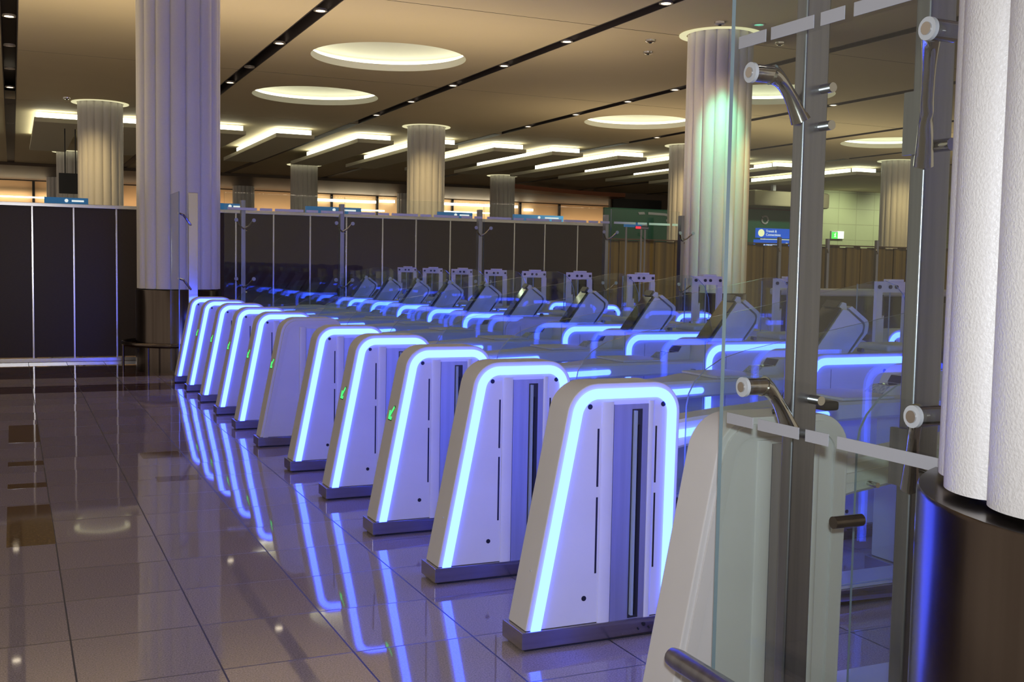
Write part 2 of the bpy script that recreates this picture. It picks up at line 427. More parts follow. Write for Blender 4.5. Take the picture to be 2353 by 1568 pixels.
# slots
for k, sx in enumerate(SLOTS[1:-1]):
    bm = bmesh.new()
    box_bm(bm, sx-.135, sx-.118, 8, 58, ZC-.004, ZC+.45); box_bm(bm, sx+.118, sx+.135, 8, 58, ZC-.004, ZC+.45)
    box_bm(bm, sx-.135, sx+.135, 8, 58, ZC+.40, ZC+.45)
    if True:
        box_bm(bm, sx-.12, sx+.12, 30.03, 50, ZC-.012, ZC-.004)
    structure(finish('trim_%d' % (20+k), bm, M['slot']))
# coffers
for cx, cy in COFF:
    if cx < 0 or cy < 15: continue
    nm = {6.5: 'left', 15.25: 'middle', 24.0: 'right'}[cx]
    lab = {(6.5, 20.1): 'large round glowing ceiling recess, the nearest and biggest one',
           (6.5, 25.6): 'round glowing ceiling recess just behind the biggest one, left of it',
           (15.25, 20.1): 'round glowing ceiling recess seen through the near glass beside the steel post',
           (15.25, 25.6): 'round glowing ceiling recess partly hidden behind the tinted column',
           (24.0, 20.1): 'round glowing ceiling recess hidden behind the white column at the right',
           (24.0, 25.6): 'flattest round glowing ceiling recess, seen between the two steel posts'}[(cx, cy)]
    if (cx, cy) == (24.0, 20.1): 
        pass
    t = thing('ceiling_coffer', lab, 'ceiling light', (cx, cy, ZC), 'round ceiling recesses with cove light')
    bm = bmesh.new(); lathe_bm(bm, [(RC, 0.0), (RC, 0.13), (1.62, 0.13), (1.62, 0.26), (1.35, 0.46), (0.9, 0.56), (0.4, 0.60), (0.02, 0.61)], (0, 0), 64)
    finish('bowl', bm, M['coffer'], t, smooth=True)
    bm = bmesh.new(); pts = [(1.53*math.cos(2*math.pi*k/48), 1.53*math.sin(2*math.pi*k/48), 0.175) for k in range(49)]
    tube_bm(bm, pts, 0.03, 8, cap=False); finish('cove_tube', bm, M['tube'], t, smooth=True)

# hanging slabs with cove lights at the far end of the ceiling
SL = [(-3.5, 'far left, mostly outside the picture'), (0.57, 'at the far left, left of the cream column'), (2.75, 'between cream and big fluted column'),
      (4.95, 'just right of the big fluted column'), (6.92, 'second right of the big fluted column'), (9.33, 'just left of the middle cream column'),
      (11.4, 'just right of the middle cream column'), (13.72, 'third right of the middle cream column'), (15.75, 'left of the longest bright strip'),
      (18.15, 'right of the longest bright strip'), (20.3, 'beside the tinted column'), (22.5, 'right behind the tinted column'), (24.6, 'seen through the near glass'), (28.2, 'furthest to the right, between the steel posts')]
for i, (x, wh) in enumerate(SL[1:]):
    t = thing('hanging_ceiling_slab', 'pale hanging ceiling slab, ' + wh, 'ceiling panel', (x, 31.75, 0), 'hanging ceiling slabs with cove light')
    box('slab_panel', 0, 1.12, 0, 8.6, 5.03, 5.15, M['slab'], t, bevel=0.01)
    box('front_cove_light', 0.05, 1.07, 0.18, 0.30, 5.16, 5.30, M['tube2'], t)
    box('side_cove_light', 0.06, 0.16, 0.5, 6.4, 5.16, 5.29, M['tube2'], t)
    for yy in (1.2, 6.5):
        box('hanger', 0.5, 0.56, yy, yy+.06, 5.15, 5.345, M['slab'], t)

# downlights in the slots
first = None
def downlight(x, y, label, m=M['dl'], grp='small downlights along the ceiling slots'):
    global first
    if first is None:
        t = thing('downlight', label, 'downlight', (x, y, ZC-.012), grp); first = t
        bm = bmesh.new(); lathe_bm(bm, [(0.105, 0.0), (0.105, 0.03), (0.075, 0.03), (0.075, 0.0)], (0, 0), 20, close=True); finish('trim_ring', bm, M['dl_ring'], t, smooth=True)
        lathe('lamp', [(0.073, 0.012), (0.073, 0.02)], (0, 0), M['dl'], t, 20)
        return t
    t = copy_tree(first); t.location = (x, y, ZC-.012); t['label'] = label; t['group'] = grp
    if m != M['dl']:
        for ch in t.children:
            if ch.name.startswith('lamp'):
                ch.material_slots[0].link = 'OBJECT'; ch.material_slots[0].material = m
    return t
ordn = ['first', 'second', 'third', 'fourth', 'fifth', 'sixth', 'seventh', 'eighth']
dark = {(0.0, 22.47), (0.0, 25.2), (4.36, 22.47)}
for sx, ys, nm in ((0.0, (19.75, 22.47, 25.2, 27.95, 31.0, 35.4), 'from near, in the leftmost ceiling slot'),
                   (4.36, (16.9, 19.75, 22.47, 24.6), 'from near, in the slot beside the big lilac column'),
                   (8.72, (13.95, 17.1, 19.75, 22.47, 25.2, 27.95), 'from near, in the long middle ceiling slot'),
                   (13.1, (20.5, 22.5, 25.1, 27.95), 'from near, in the slot left of the tinted column'),
                   (17.44, (20.5, 28.2,), 'from near, in the rightmost ceiling slot')):
    for j, y in enumerate(ys):
        downlight(sx, y, '%s small ceiling downlight %s' % (ordn[j], nm),
                  M['dl_ring'] if (sx, y) in dark else M['dl'])
downlight(10.75, 14.45, 'teal ceiling spot right above the tinted column', M['dl_teal'], None)
del first

# ------------------------------------------------------------------ fluted columns
def column(x, y, label, z1=ZC, drum=True, seg_f=10, lobes=22, R=0.54):
    fl = .018 if y < 10 else .0
    t = thing('fluted_column', label, 'column', (x, y, 0), 'fluted columns of the hall')
    prof = []; n = lobes*seg_f
    for k in range(n):
        a = 2*math.pi*k/n + math.radians(2.9); ph = (k % seg_f)/seg_f
        r = R - 0.046 + 0.046*math.sqrt(max(0, math.sin(math.pi*ph)))*1.0
        prof.append((r*math.cos(a), r*math.sin(a)))
    bm = bmesh.new(); zb = 1.100
    a = [bm.verts.new((px, py, zb)) for px, py in prof]; b = [bm.verts.new((px, py, z1)) for px, py in prof]
    for k in range(n): bm.faces.new((a[k], a[(k+1) % n], b[(k+1) % n], b[k]))
    bm.faces.new(list(reversed(a))); bm.faces.new(b)
    finish('fluted_shaft', bm, M['column'], t, smooth=True)
    lathe('shadow_gap', [(0.485, 1.08), (0.485, 1.105)], (0, 0), M['black'], t)
    lathe('base_drum', [(0.558 + fl, 0.0), (0.558 + fl, 1.078), (0.554 + fl, 1.086), (0.3, 1.086)], (0, 0), M['drum'], t, 72)
    if z1 == ZC:
        bm = bmesh.new(); lathe_bm(bm, [(0.56, ZC-.004), (0.68, ZC-.004), (0.68, ZC-.016), (0.56, ZC-.016)], (0, 0), 48, close=True)
        finish('top_glow_ring', bm, M['collar'], t, smooth=True)
    return t
cols = {(2.035, 1.22): 'huge white fluted column on a dark steel drum at the right edge',
        (2.05, 15.4): 'wide grey-lilac fluted column left of the gates, on a dark drum base',
        (10.7, 15.4): 'fluted column tinted green and amber behind the near glass',
        (2.05, 29.6): 'cream fluted column left of the wide grey-lilac one, above the brown partition',
        (10.7, 29.6): 'cream fluted column in the middle of the hall above the partition',
        (19.4, 29.6): 'cream fluted column just left of the tinted one, partly hidden by it',
        (28.1, 29.6): 'tan fluted column seen between the two steel posts',
        (2.05, 43.9): 'small grey fluted column just left of the cream one, behind the black screen',
        (10.7, 43.9): 'small grey-green fluted column left of the middle cream one',
        (19.4, 43.9): 'small grey-green fluted column right of the middle cream one',
        (2.05, 56.6): 'smallest far column at the left, left of the black screen',
        (10.7, 56.6): 'smallest far column right next to the wide grey-lilac one',
        (19.4, 56.6): 'smallest far column just left of the middle cream one'}
for (x, y), lb in cols.items():
    column(x, y, lb, lobes=16, seg_f=16 if y < 20 else 8)

# steel bumper rails
t = thing('bumper_rail', 'brushed steel tube rail at the foot of the huge white column', 'rail', (0, 0, 0))
tube('rail_tube', [(1.66, 2.53, .42), (1.66, 2.50, .42), (1.655, 2.2, .42), (1.60, 1.95, .42), (1.48, 1.72, .42), (1.36, 1.4, .42), (1.33, 1.1, .42), (1.42, .8, .42), (1.62, .6, .42)], [.026, .03, .03, .03, .03, .03, .03, .03, .03], M['steel'], t)
for p in ((1.655, 2.2), (1.36, 1.4)):
    tube('rail_leg', [(p[0], p[1], 0), (p[0], p[1], .39)], .018, M['steel'], t)
t = thing('bumper_rail', 'dark tube rail round the foot of the wide grey-lilac column', 'rail', (0, 0, 0))
pts = [(2.05+.72*math.cos(a), 15.4+.72*math.sin(a), .37) for a in [math.radians(q) for q in range(120, 301, 12)]]
tube('rail_tube', pts, .03, M['drum'], t)
for a in (170, 230, 285):
    a = math.radians(a); tube('rail_leg', [(2.05+.72*math.cos(a), 15.4+.72*math.sin(a), 0), (2.05+.72*math.cos(a), 15.4+.72*math.sin(a), .34)], .018, M['drum'], t)

# ------------------------------------------------------------------ passport gates
def capsule(x0, z0, x1, z1, r, n=8):
    a = math.atan2(z1-z0, x1-x0); out = []
    for k in range(n+1):
        q = a + math.pi/2 + math.pi*k/n; out.append((x0+r*math.cos(q), z0+r*math.sin(q)))
    for k in range(n+1):
        q = a - math.pi/2 + math.pi*k/n; out.append((x1+r*math.cos(q), z1+r*math.sin(q)))
    return out

def pedestal(root, X, flip=False, name='entry_pedestal'):
    """0.7 m long rounded pedestal with a light strip, starting at x = X"""
    s = -1 if flip else 1; ox = X + (0.71 if flip else 0)
    fx = lambda pts: [(ox + s*x, z) for x, z in pts]
    th = 0.165
    core = [(0.018, 0.08), (0.205, 1.042), (0.700, 1.042), (0.690, 0.08)]
    out = rounded(core, [0, 0.135, 0.125, 0], 10)
    sh = prism(name, fx(out), 0, th, M['shell'], root, bevel=0.007)
    line = out[:]                               # open path from nose foot over the top to the rear foot
    for y0, y1 in ((-0.009, 0.001), (th-0.001, th+0.009)):
        if flip:
            strip('light_strip', fx(line), -0.022*1, -0.062, y0, y1, M['led'], sh)
        else:
            strip('light_strip', line if X == 0 else fx(line), 0.022, 0.062, y0, y1, M['led'], sh)
    def bx(nm, x0, x1, y0, y1, z0, z1, m, par, bevel=0.0):
        a, b = sorted((ox+s*x0, ox+s*x1)); return box(nm, a, b, y0, y1, z0, z1, m, par, bevel)
    pl = bx('steel_plate', .388, .545, -.006, .001, .062, .955, M['plate'], sh)
    for x0, x1 in ((.332, .388), (.545, .575)):
        xm = (x0+x1)/2; rr = (x1-x0)/2; bm = bmesh.new(); n = 8
        prof = [(xm-rr*math.cos(math.pi*k/n), -0.009*math.sin(math.pi*k/n)**0.6-.0005) for k in range(n+1)]
        a = [bm.verts.new((ox+s*px, py, .055)) for px, py in prof]; b = [bm.verts.new((ox+s*px, py, .968)) for px, py in prof]
        for k in range(n): bm.faces.new((a[k], a[k+1], b[k+1], b[k]))
        bm.faces.new((a[0], b[0], b[-1], a[-1])); bm.faces.new(a); bm.faces.new(b)
        finish('edge_rib', bm, M['shell'], sh, smooth=True)
    bx('door_slot', .470, .516, -.009, -.005, .085, .935, M['dark'], sh)
    bx('glass_leaf', .474, .484, -.026, -.008, .10, .93, M['leafedge'], sh)
    bx('seal', .493, .503, -.018, -.008, .10, .87, M['black'], sh)
    for z0, z1 in ((.282, .588), (.630, .862)):
        bx('vent_slot', .317, .325, -.0015, .001, z0, z1, M['black'], sh)
        bx('vent_slot', .583, .590, -.0015, .001, z0, z1, M['black'], sh)
    for x, z in ((.281, .95), (.617, .95), (.272, .185)):
        disc_y('screw_cap', ox+s*x, z, .0105, -.002, .001, M['black'], sh)
    return sh

def make_gate(label):
    g = thing('passport_gate', label, 'passport gate', (1.775, 2.77, 0), 'row of passport control gates')
    # stainless plinth, narrow at the pedestals and wide under the cabinet
    bm = bmesh.new(); box_bm(bm, 0, 2.10, -.012, .177, 0.012, .08); box_bm(bm, 2.10, 3.50, -.012, .43, 0.012, .08); box_bm(bm, 3.50, 5.25, -.012, .177, .012, .08)
    bmesh.ops.remove_doubles(bm, verts=bm.verts, dist=1e-5)
    pl = finish('plinth', bm, M['plinth'], g, smooth=True, bevel=.0025)
    box('plinth_foot', .02, 5.22, .006, .16, 0, .013, M['black'], pl)
    for x, z, r in ((.545, .052, .008), (.52, .035, .004), (.57, .035, .004)):
        disc_y('bolt_hole', x, z, r, -.0135, -.011, M['black'], pl, 12)
    for x in (1.55, 1.72, 2.45, 2.62):
        box('plinth_slot', x, x+.11, -.0135, -.0115, .055, .060, M['black'], pl)
    box('sill', .71, 2.13, .0, .165, .08, .105, M['shell'], g, bevel=.003)
    en = pedestal(g, 0.0)
    disc_x = bmesh.new(); tube_bm(disc_x, [(.058, .05, .305), (.066, .05, .305)], .004, 10); finish('nose_screw', disc_x, M['cap'], en)
    ex = pedestal(g, 4.52, flip=True, name='exit_pedestal')
    # arm between pedestal and cabinet: sections (x, y0, y1, z0, z1)
    secs = [(.60, .02, .145, .735, .862), (.74, .015, .15, .765, .882), (.95, .012, .155, .792, .902), (1.15, .010, .17, .812, .914), (1.35, .008, .24, .826, .919),
            (1.55, .006, .38, .836, .921), (1.80, .006, .42, .842, .922), (2.16, .006, .42, .842, .922)]
    bm = bmesh.new(); R = []
    for x, y0, y1, z0, z1 in secs:
        c = .012; R.append([bm.verts.new((x, yy, zz)) for yy, zz in ((y0+c, z0), (y1-c, z0), (y1, z0+c), (y1, z1-c), (y1-c, z1), (y0+c, z1), (y0, z1-c), (y0, z0+c))])
    for a, b in zip(R, R[1:]):
        for k in range(8): bm.faces.new((a[k], a[(k+1) % 8], b[(k+1) % 8], b[k]))
    bm.faces.new(R[0]); bm.faces.new(list(reversed(R[-1])))
    arm = finish('arm_rail', bm, M['shell'], g, smooth=True)
    # light bar on the arm (two straight runs that follow its rise)
    bm = bmesh.new(); run = [(.66, .818), (.95, .846), (1.2, .862), (1.46, .8705)]
    a = offset_line(run, .0155); b = offset_line(run, -.0155)
    end = [(1.46+.0155*math.sin(q), .8705-.0155*math.cos(q)) for q in [math.pi*k/8 for k in range(1, 8)]]
    poly = a + end + list(reversed(b))
    f0 = [bm.verts.new((x, .003, z)) for x, z in poly]; f1 = [bm.verts.new((x, .020, z)) for x, z in poly]
    bm.faces.new(f0); bm.faces.new(list(reversed(f1)))
    for k in range(len(poly)): bm.faces.new((f0[k], f1[k], f1[(k+1) % len(poly)], f0[(k+1) % len(poly)]))
    finish('light_bar', bm, M['led'], arm)
    # cabinet
    core = [(2.13, .08), (2.13, 1.045), (3.50, 1.045), (3.50, .08)]
    cab = prism('cabinet', rounded(core, [0, .13, .13, 0], 10), 0, .42, M['shell'], g, bevel=.008)
    path = rounded([(2.152, .12), (2.152, 1.024), (2.80, 1.024)], [0, .11, 0], 10, closed=False)
    strip('light_strip', path, 0, .038, -.010, .001, M['led'], cab)
    strip('light_strip', path, 0, .038, .419, .424, M['led'], cab)
    disc_y('screw_cap', 2.68, .945, .011, -.002, .001, M['black'], cab); disc_y('screw_cap', 2.45, .16, .011, -.002, .001, M['black'], cab)
    for z0, z1 in ((.50, .72), (.20, .44)):
        box('vent_slot', 2.69, 2.70, -.0015, .001, z0, z1, M['black'], cab)
    box('seam', 2.30, 2.302, -.001, .001, .09, .96, M['dark'], cab)
    box('rear_ghost_glow', 2.86, 3.06, -.004, .001, .985, 1.024, M['led'], cab)  # added glow standing in for the blue ghost seen through the glass
    box('rear_cover', 2.74, 3.02, .04, .30, 1.04, 1.085, M['shell'], cab, bevel=.018, seg=3)
    # passport reader
    rd = prism('document_reader', [(1.88, .90), (1.965, .965), (2.05, .968), (2.075, 1.005), (2.14, 1.012), (2.14, .90)], .16, .275, M['shell'], g, bevel=.004)
    def tilt(nm, x0, z0, x1, z1, y0, y1, th, m, par):
        d = Vector((x1-x0, z1-z0)).normalized(); n = Vector((-d.y, d.x))*th
        return prism(nm, [(x0, z0), (x1, z1), (x1+n.x, z1+n.y), (x0+n.x, z0+n.y)], y0, y1, m, par)
    tilt('instruction_plate', 1.883, .9035, 1.96, .9625, .16, .275, .003, M['blueprint'], rd)
    tilt('reader_glass', 1.975, .966, 2.045, .9685, .18, .255, .002, M['screen'], rd)
    tilt('reader_slot', 2.052, .971, 2.074, 1.004, .165, .27, .003, M['black'], rd)
    box('pass_tray', 1.58, 1.88, .04, .38, .921, .936, M['shell'], g, bevel=.006)
    # screen tower
    tw = prism('screen_tower', rounded([(2.225, 1.04), (2.395, 1.290), (2.425, 1.285), (2.525, 1.205), (2.515, 1.165), (2.430, 1.04)], [0, .006, .01, .035, .02, 0], 5), .03, .235, M['shell'], g, bevel=.006)
    tilt('screen', 2.213, 1.045, 2.385, 1.292, .028, .237, .012, M['screen'], tw)
    prism('rear_shell', rounded([(2.43, 1.294), (2.535, 1.212), (2.525, 1.155), (2.45, 1.05), (2.46, 1.05), (2.548, 1.16), (2.556, 1.222), (2.45, 1.306)], [0, .03, 0, 0, 0, 0, .035, 0], 5), .035, .23, M['shell'], tw)
    prism('camera_head', [(2.372, 1.285), (2.400, 1.328), (2.424, 1.322), (2.43, 1.285)], .05, .215, M['shell'], tw, bevel=.003)
    tilt('camera_window', 2.366, 1.296, 2.392, 1.332, .048, .217, .006, M['black'], tw)
    piv = Vector((2.225, .03, 0)); tw.matrix_local = Matrix.Translation(piv) @ Matrix.Rotation(math.radians(-17), 4, 'Z') @ Matrix.Scale(1.05, 4, (1, 0, 0)) @ Matrix.Translation(-piv) if False else Matrix.Translation(piv + Vector((0, .035, 0))) @ Matrix.Rotation(math.radians(-14), 4, 'Z') @ Matrix.Translation(-piv)
    disc_y('lock', 2.515, 1.062, .012, -.004, .03, M['chrome'], cab)
    # glass
    gp = [(.715, .105), (.715, .94), (.725, .99), (.75, 1.035), (.80, 1.085), (.88, 1.13), (1.0, 1.163), (1.25, 1.208), (1.85, 1.315), (2.45, 1.425),
          (2.56, 1.447), (2.64, 1.450), (2.72, 1.425), (2.78, 1.37), (2.815, 1.29), (2.825, 1.20), (2.825, 1.047), (2.128, 1.047), (2.128, .105)]
    gl = prism('side_glass', gp, -.024, -.014, [M['glass'], M['edge']], g, mi_side=1)
    for x in (.80, 2.05):
        tube('glass_stud', [(x, -.03, .87 if x > 1 else .80), (x, .02, .87 if x > 1 else .80)], .009, M['chrome'], gl)
    # exit door frame with its clamps and glass leaf
    bm = bmesh.new(); y0, y1 = .375, .40
    box_bm(bm, 2.95, 2.995, y0, y1, 1.04, 1.44); box_bm(bm, 2.995, 3.21, y0, y1, 1.375, 1.44); box_bm(bm, 3.17, 3.215, y0, y1, 1.04, 1.375)
    fr = finish('door_frame', bm, M['shell'], g)
    prism('frame_gusset', [(2.995, 1.22), (3.012, 1.235), (3.012, 1.05), (2.995, 1.05)], y0, y1, M['shell'], fr)
    box('frame_slot', 2.998, 3.008, y0+.004, y1-.004, 1.245, 1.36, M['black'], fr)
    for x in (2.968, 3.052, 3.10, 3.19):
        disc_y('clamp_knob', x, 1.408, .0115, y0-.008, y0+.001, M['black'], fr, 14)
    box('frame_cap', 3.03, 3.15, y0-.01, y1+.01, 1.44, 1.455, M['shell'], fr, bevel=.003)
    bm = bmesh.new(); box_bm(bm, 3.075, 3.085, .405, .69, .25, 1.42)
    for f in bm.faces: f.material_index = 0 if abs(f.calc_center_median().x - 3.08) > .004 else 1
    finish('door_leaf', bm, [M['glass'], M['edge']], g)
    return g, en

GY = [2.77, 3.765, 4.728, 5.700, 6.680, 7.660, 8.780, 9.760, 10.745, 11.744, 12.745, 13.738]
GL = ['nearest passport gate, unlit, standing behind the glass and the first steel post',
      'white passport gate with glowing blue outline, nearest of the lit ones',
      'blue-lit passport gate without a green arrow, directly behind the nearest lit one',
      'blue-lit passport gate with the nearest green arrow on its nose',
      'blue-lit passport gate with a green arrow, directly behind the one with the nearest arrow',
      'blue-lit passport gate without an arrow, just in front of the unlit grey one',
      'unlit grey passport gate in the middle of the lit row, green arrow on its nose',
      'blue-lit passport gate with green arrow, directly behind the unlit grey one',
      'blue-lit passport gate with green arrow, second behind the unlit grey one',
      'blue-lit passport gate with green arrow, third behind the unlit grey one',
      'blue-lit passport gate, last but one of the row, the furthest green arrow on its nose',
      'furthest passport gate of the row, blue-lit, next to the wide grey-lilac column']
g1, en0 = make_gate(GL[1])
gates = []
for i in range(12):
    if i == 1: g1.location = (1.775, GY[1], 0); gates.append(g1); continue
    g = copy_tree(g1, skip=('vent_slot', 'screw_cap') if i in (0, 6) else ()); g.location = (1.775, GY[i], 0); g['label'] = GL[i]; gates.append(g)
for i in (0, 6):
    for o in walk(gates[i]):
        if o.type == 'MESH' and min(v.co.y for v in o.data.vertices) < .08 and o.data.materials and o.data.materials[0] == M['led']:
            o.material_slots[0].link = 'OBJECT'; o.material_slots[0].material = M['led_off']
# green arrows set in the sloping noses
def arrow_mesh():
    u = Vector((.187, 0, .962)).normalized(); yv = Vector((0, -1, 0)); n = Vector((-.962, 0, .187)).normalized()
    c = Vector((.018, .0825, .08)) + u*.60
    def P(a, b, h): return c + yv*a + u*b + n*h
    bm = bmesh.new()
    def poly(pts, h0, h1, mi):
        A = [bm.verts.new(P(a, b, h0)) for a, b in pts]; B = [bm.verts.new(P(a, b, h1)) for a, b in pts]
        for fc in (A, list(reversed(B))): bm.faces.new(fc).material_index = mi
        for k in range(len(pts)): bm.faces.new((A[k], B[k], B[(k+1) % len(pts)], A[(k+1) % len(pts)])).material_index = mi
    k = .95
    ar = [(.030, .042), (.042, .034), (-.008, -.022), (.020, -.024), (.020, -.040), (-.034, -.040), (-.034, .012), (-.020, .012), (-.019, -.012)]
    ar = [(a*k, b*k) for a, b in ar]
    fr = [(a*1.22, b*1.16) for a, b in ar]
    poly(fr, .0005, .0015, 1); poly(ar, .0016, .003, 0)
    return bm
am = finish('status_arrow', arrow_mesh(), [M['arrow'], M['arrow_back']])
ame = am.data; bpy.data.objects.remove(am)
for i in (3, 4, 6, 7, 8, 9, 10):
    o = bpy.data.objects.new('status_arrow', ame); COL.objects.link(o)
    for ch in gates[i].children:
        if ch.name.startswith('entry_pedestal'): o.parent = ch

# tangled black cable lying on the nearest gate
t = tag(tube('cable', [(2.19, 2.80, 1.047), (2.21, 2.83, 1.05), (2.25, 2.86, 1.052), (2.30, 2.87, 1.07), (2.34, 2.85, 1.085), (2.33, 2.82, 1.065), (2.28, 2.83, 1.05), (2.27, 2.87, 1.07), (2.31, 2.90, 1.10), (2.36, 2.89, 1.095), (2.38, 2.85, 1.05)], .004, M['black'], None, 8),
        'loose black cable lying on top of the nearest unlit gate', 'cable')
tag(box('power_adapter', 2.395, 2.455, 2.80, 2.87, 1.044, 1.075, M['black'], None, bevel=.008), 'small black plug box among the cable on the nearest gate', 'adapter')

# ------------------------------------------------------------------ glass partitions on steel posts
def glass_panel(root, ax, c, a0, a1, z0, z1, th=.012, m='glass', name='glass_pane'):
    bm = bmesh.new()
    if ax == 'x': box_bm(bm, c-th/2, c+th/2, a0, a1, z0, z1)
    else: box_bm(bm, a0, a1, c-th/2, c+th/2, z0, z1)
    for f in bm.faces:
        n = f.normal if f.normal.length else None
        f.normal_update(); nn = f.normal
        big = abs(nn.x) > .5 if ax == 'x' else abs(nn.y) > .5
        f.material_index = 0 if big else 1
    return finish(name, bm, [M[m], M['edge']], root)

M['frost_far'] = mat('brightened_frosted_film', (0.80, 0.80, 0.72), 0.7)  # same film made paler for the far panes, brightness put into its colour
def dashes(root, ax, c, a0, z, h, cuts):
    bm = bmesh.new()
    for s, e in cuts:
        if ax == 'x': box_bm(bm, c-.0012, c+.0012, s, e, z, z+h)
        else: box_bm(bm, s, e, c-.0012, c+.0012, z, z+h)
    return finish('frosted_band', bm, M['frost'] if ax == 'x' else M['frost_far'], root)

def spider(root, hole, post, drop, r=.014, wr=.031):
    """one swept arm from the clamp on the glass to the post, with its clamp disc"""
    hx, hy, hz = hole; px, py = post
    d = Vector((px-hx, py-hy, 0)); L = d.length; d.normalize()
    p0 = Vector(hole); fit = p0 + d*.055
    pts = []; n = 12
    end = Vector((px, py, hz-drop)) - d*.03
    for k in range(n+1):
        t = k/n; x = fit.lerp(end, t); zz = fit.z + (end.z-fit.z)*(t**1.25)
        pts.append((x.x, x.y, zz + .012*math.sin(math.pi*t)))
    arm = tube('spider_arm', pts, [r*1.35 - r*.5*abs(math.sin(math.pi*k/n)) for k in range(n+1)], M['chrome'], root)
    nx = Vector((1, 0, 0)) if abs(d.x) > .3 else Vector((0, 1, 0))
    if nx.dot(d) < 0: nx = -nx
    tube('clamp_barrel', [p0 - nx*.004, p0 + nx*.06], .023, M['chrome'], arm, 20)
    tube('washer', [p0 - nx*.016, p0 - nx*.006], wr, M['cap'], arm, 24)
    tube('clamp_bolt', [p0 - nx*.020, p0 - nx*.0155], .014, M['chrome'], arm, 16)

ng = thing('glass_partition', 'tall clear glass screen with frosted dashes at the right, before the steel posts', 'glass screen', (0, 0, 0))
glass_panel(ng, 'x', 1.80, 1.60, 2.532, .06, 2.33)
dashes(ng, 'x', 1.793, 0, 2.092, .032, [(2.378, 2.494), (2.190, 2.356), (2.080, 2.164), (1.62, 2.048)])
dashes(ng, 'x', 1.793, 0, 1.075, .030, [(2.378, 2.494), (2.190, 2.356), (2.080, 2.164), (1.62, 2.048)])
def steel_post(label, x, y, ztop, sx=.09, sy=.05, rot=0):
    t = thing('steel_post', label, 'post', (x, y, 0), 'steel posts that carry the glass')
    bm = bmesh.new(); box_bm(bm, -sx/2, sx/2, -sy/2, sy/2, 0, ztop)
    finish('post_body', bm, M['steel'], t, smooth=True, bevel=.008, seg=3)
    return t
p1 = steel_post('wide brushed steel post behind the glass, the left one of the near pair', 1.985, 2.425, 2.33, .085, .045)
spider(p1, (-.185, .005, 2.02), (0, 0), .115, .021, .027); spider(p1, (-.185, -.005, 1.183), (0, 0), .125, .021, .027)
for z in (1.99, 1.89, 1.145, 1.045):
    tube('post_bolt', [(.02, -.02, z), (.02, -.065, z)], .013, M['chrome'], p1, 18)
for z in (.775, .20):
    tube('rubber_stop', [(.16, .03, z), (.265, .03, z)], .018, M['drum'], p1, 18)
p2 = steel_post('wide brushed steel post next to the huge white column', 2.02, 2.02, 2.33, .088, .048)
spider(p2, (-.22, -.21, 2.02), (-.05, -.028), .27, .017, .025); spider(p2, (-.22, -.215, 1.185), (-.05, -.028), .20, .017, .025)
box('bracket_plate', -.062, -.052, -.03, .03, 1.78, 1.93, M['steel'], p2)
box('bracket_plate', -.062, -.052, -.03, .03, .98, 1.12, M['steel'], p2)
for z in (1.80, 1.03):
    tube('post_bolt', [(-.02, -.026, z), (-.02, -.085, z)], .015, M['chrome'], p2, 18)

# matching screen beside the wide lilac column
fg = thing('glass_partition', 'narrow glass screen and steel post standing before the wide grey-lilac column', 'glass screen', (0, 0, 0))
glass_panel(fg, 'x', 1.86, 13.95, 14.75, .06, 2.32)
bm = bmesh.new(); box_bm(bm, 2.0, 2.115, 14.16, 14.22, 0, 2.325); finish('post_body', bm, M['mullion'], fg, bevel=.006)
for z in (2.0, 1.2):
    tube('spider_arm', [(1.86, 14.0, z+.06), (1.93, 14.08, z+.04), (2.03, 14.16, z-.08)], .014, M['chrome'], fg, 10)

# long partition behind the gates, between the two columns
PX = [2.93, 4.34, 6.50, 8.70, 10.03]
lab = ['left of the others, next to the wide grey-lilac column', 'second from the wide grey-lilac column', 'third, in the middle above the furthest towers', 'fourth from the wide grey-lilac column', 'last before the tinted column']
for i, x in enumerate(PX):
    t = thing('steel_post', 'slim steel post behind the gates, ' + lab[i], 'post', (x if i < 4 else 9.72, 15.55 if i < 4 else 14.92, 0), 'slim posts of the long glass screen')
    box('post_body', -.03, .03, -.05, .05, 0, 2.33, M['steel'], t, bevel=.006)
    for z in (2.03, 1.22):
        for s in (-1, 1):
            a = tube('spider_arm', [(0, -.05, z-.10), (s*.06, -.10, z-.06), (s*.12, -.16, z+.02)], [.012, .011, .016], M['chrome'], t, 8)
            tube('washer', [(s*.12, -.175, z+.02), (s*.12, -.158, z+.02)], .026, M['cap'], a, 12)
    for z in (1.96, 1.90, 1.05):
        tube('post_bolt', [(.03, -.02, z), (.055, -.02, z)], .012, M['chrome'], t, 8)
ends = [2.64] + PX[1:-1] + [9.98]
whr = ['left', 'left middle', 'right middle', 'right']
for i, (a, b) in enumerate(zip(ends, ends[1:])):
    t = thing('glass_partition', 'glass pane with dashed frosted line behind the gates, %s of the four' % whr[i], 'glass screen', (0, 0, 0), 'panes of the long glass screen')
    glass_panel(t, 'y', 15.38, a+.006, b-.006, .05, 2.42, m='glass_far')
    cuts = []; x = a+.05
    while x < b-.1:
        e = min(x+.40, b-.03); cuts.append((x, e)); x += .44
        if x < b-.25: cuts.append((x, x+.17)); x += .21
    dashes(t, 'y', 15.372, 0, 2.185, .035, cuts)

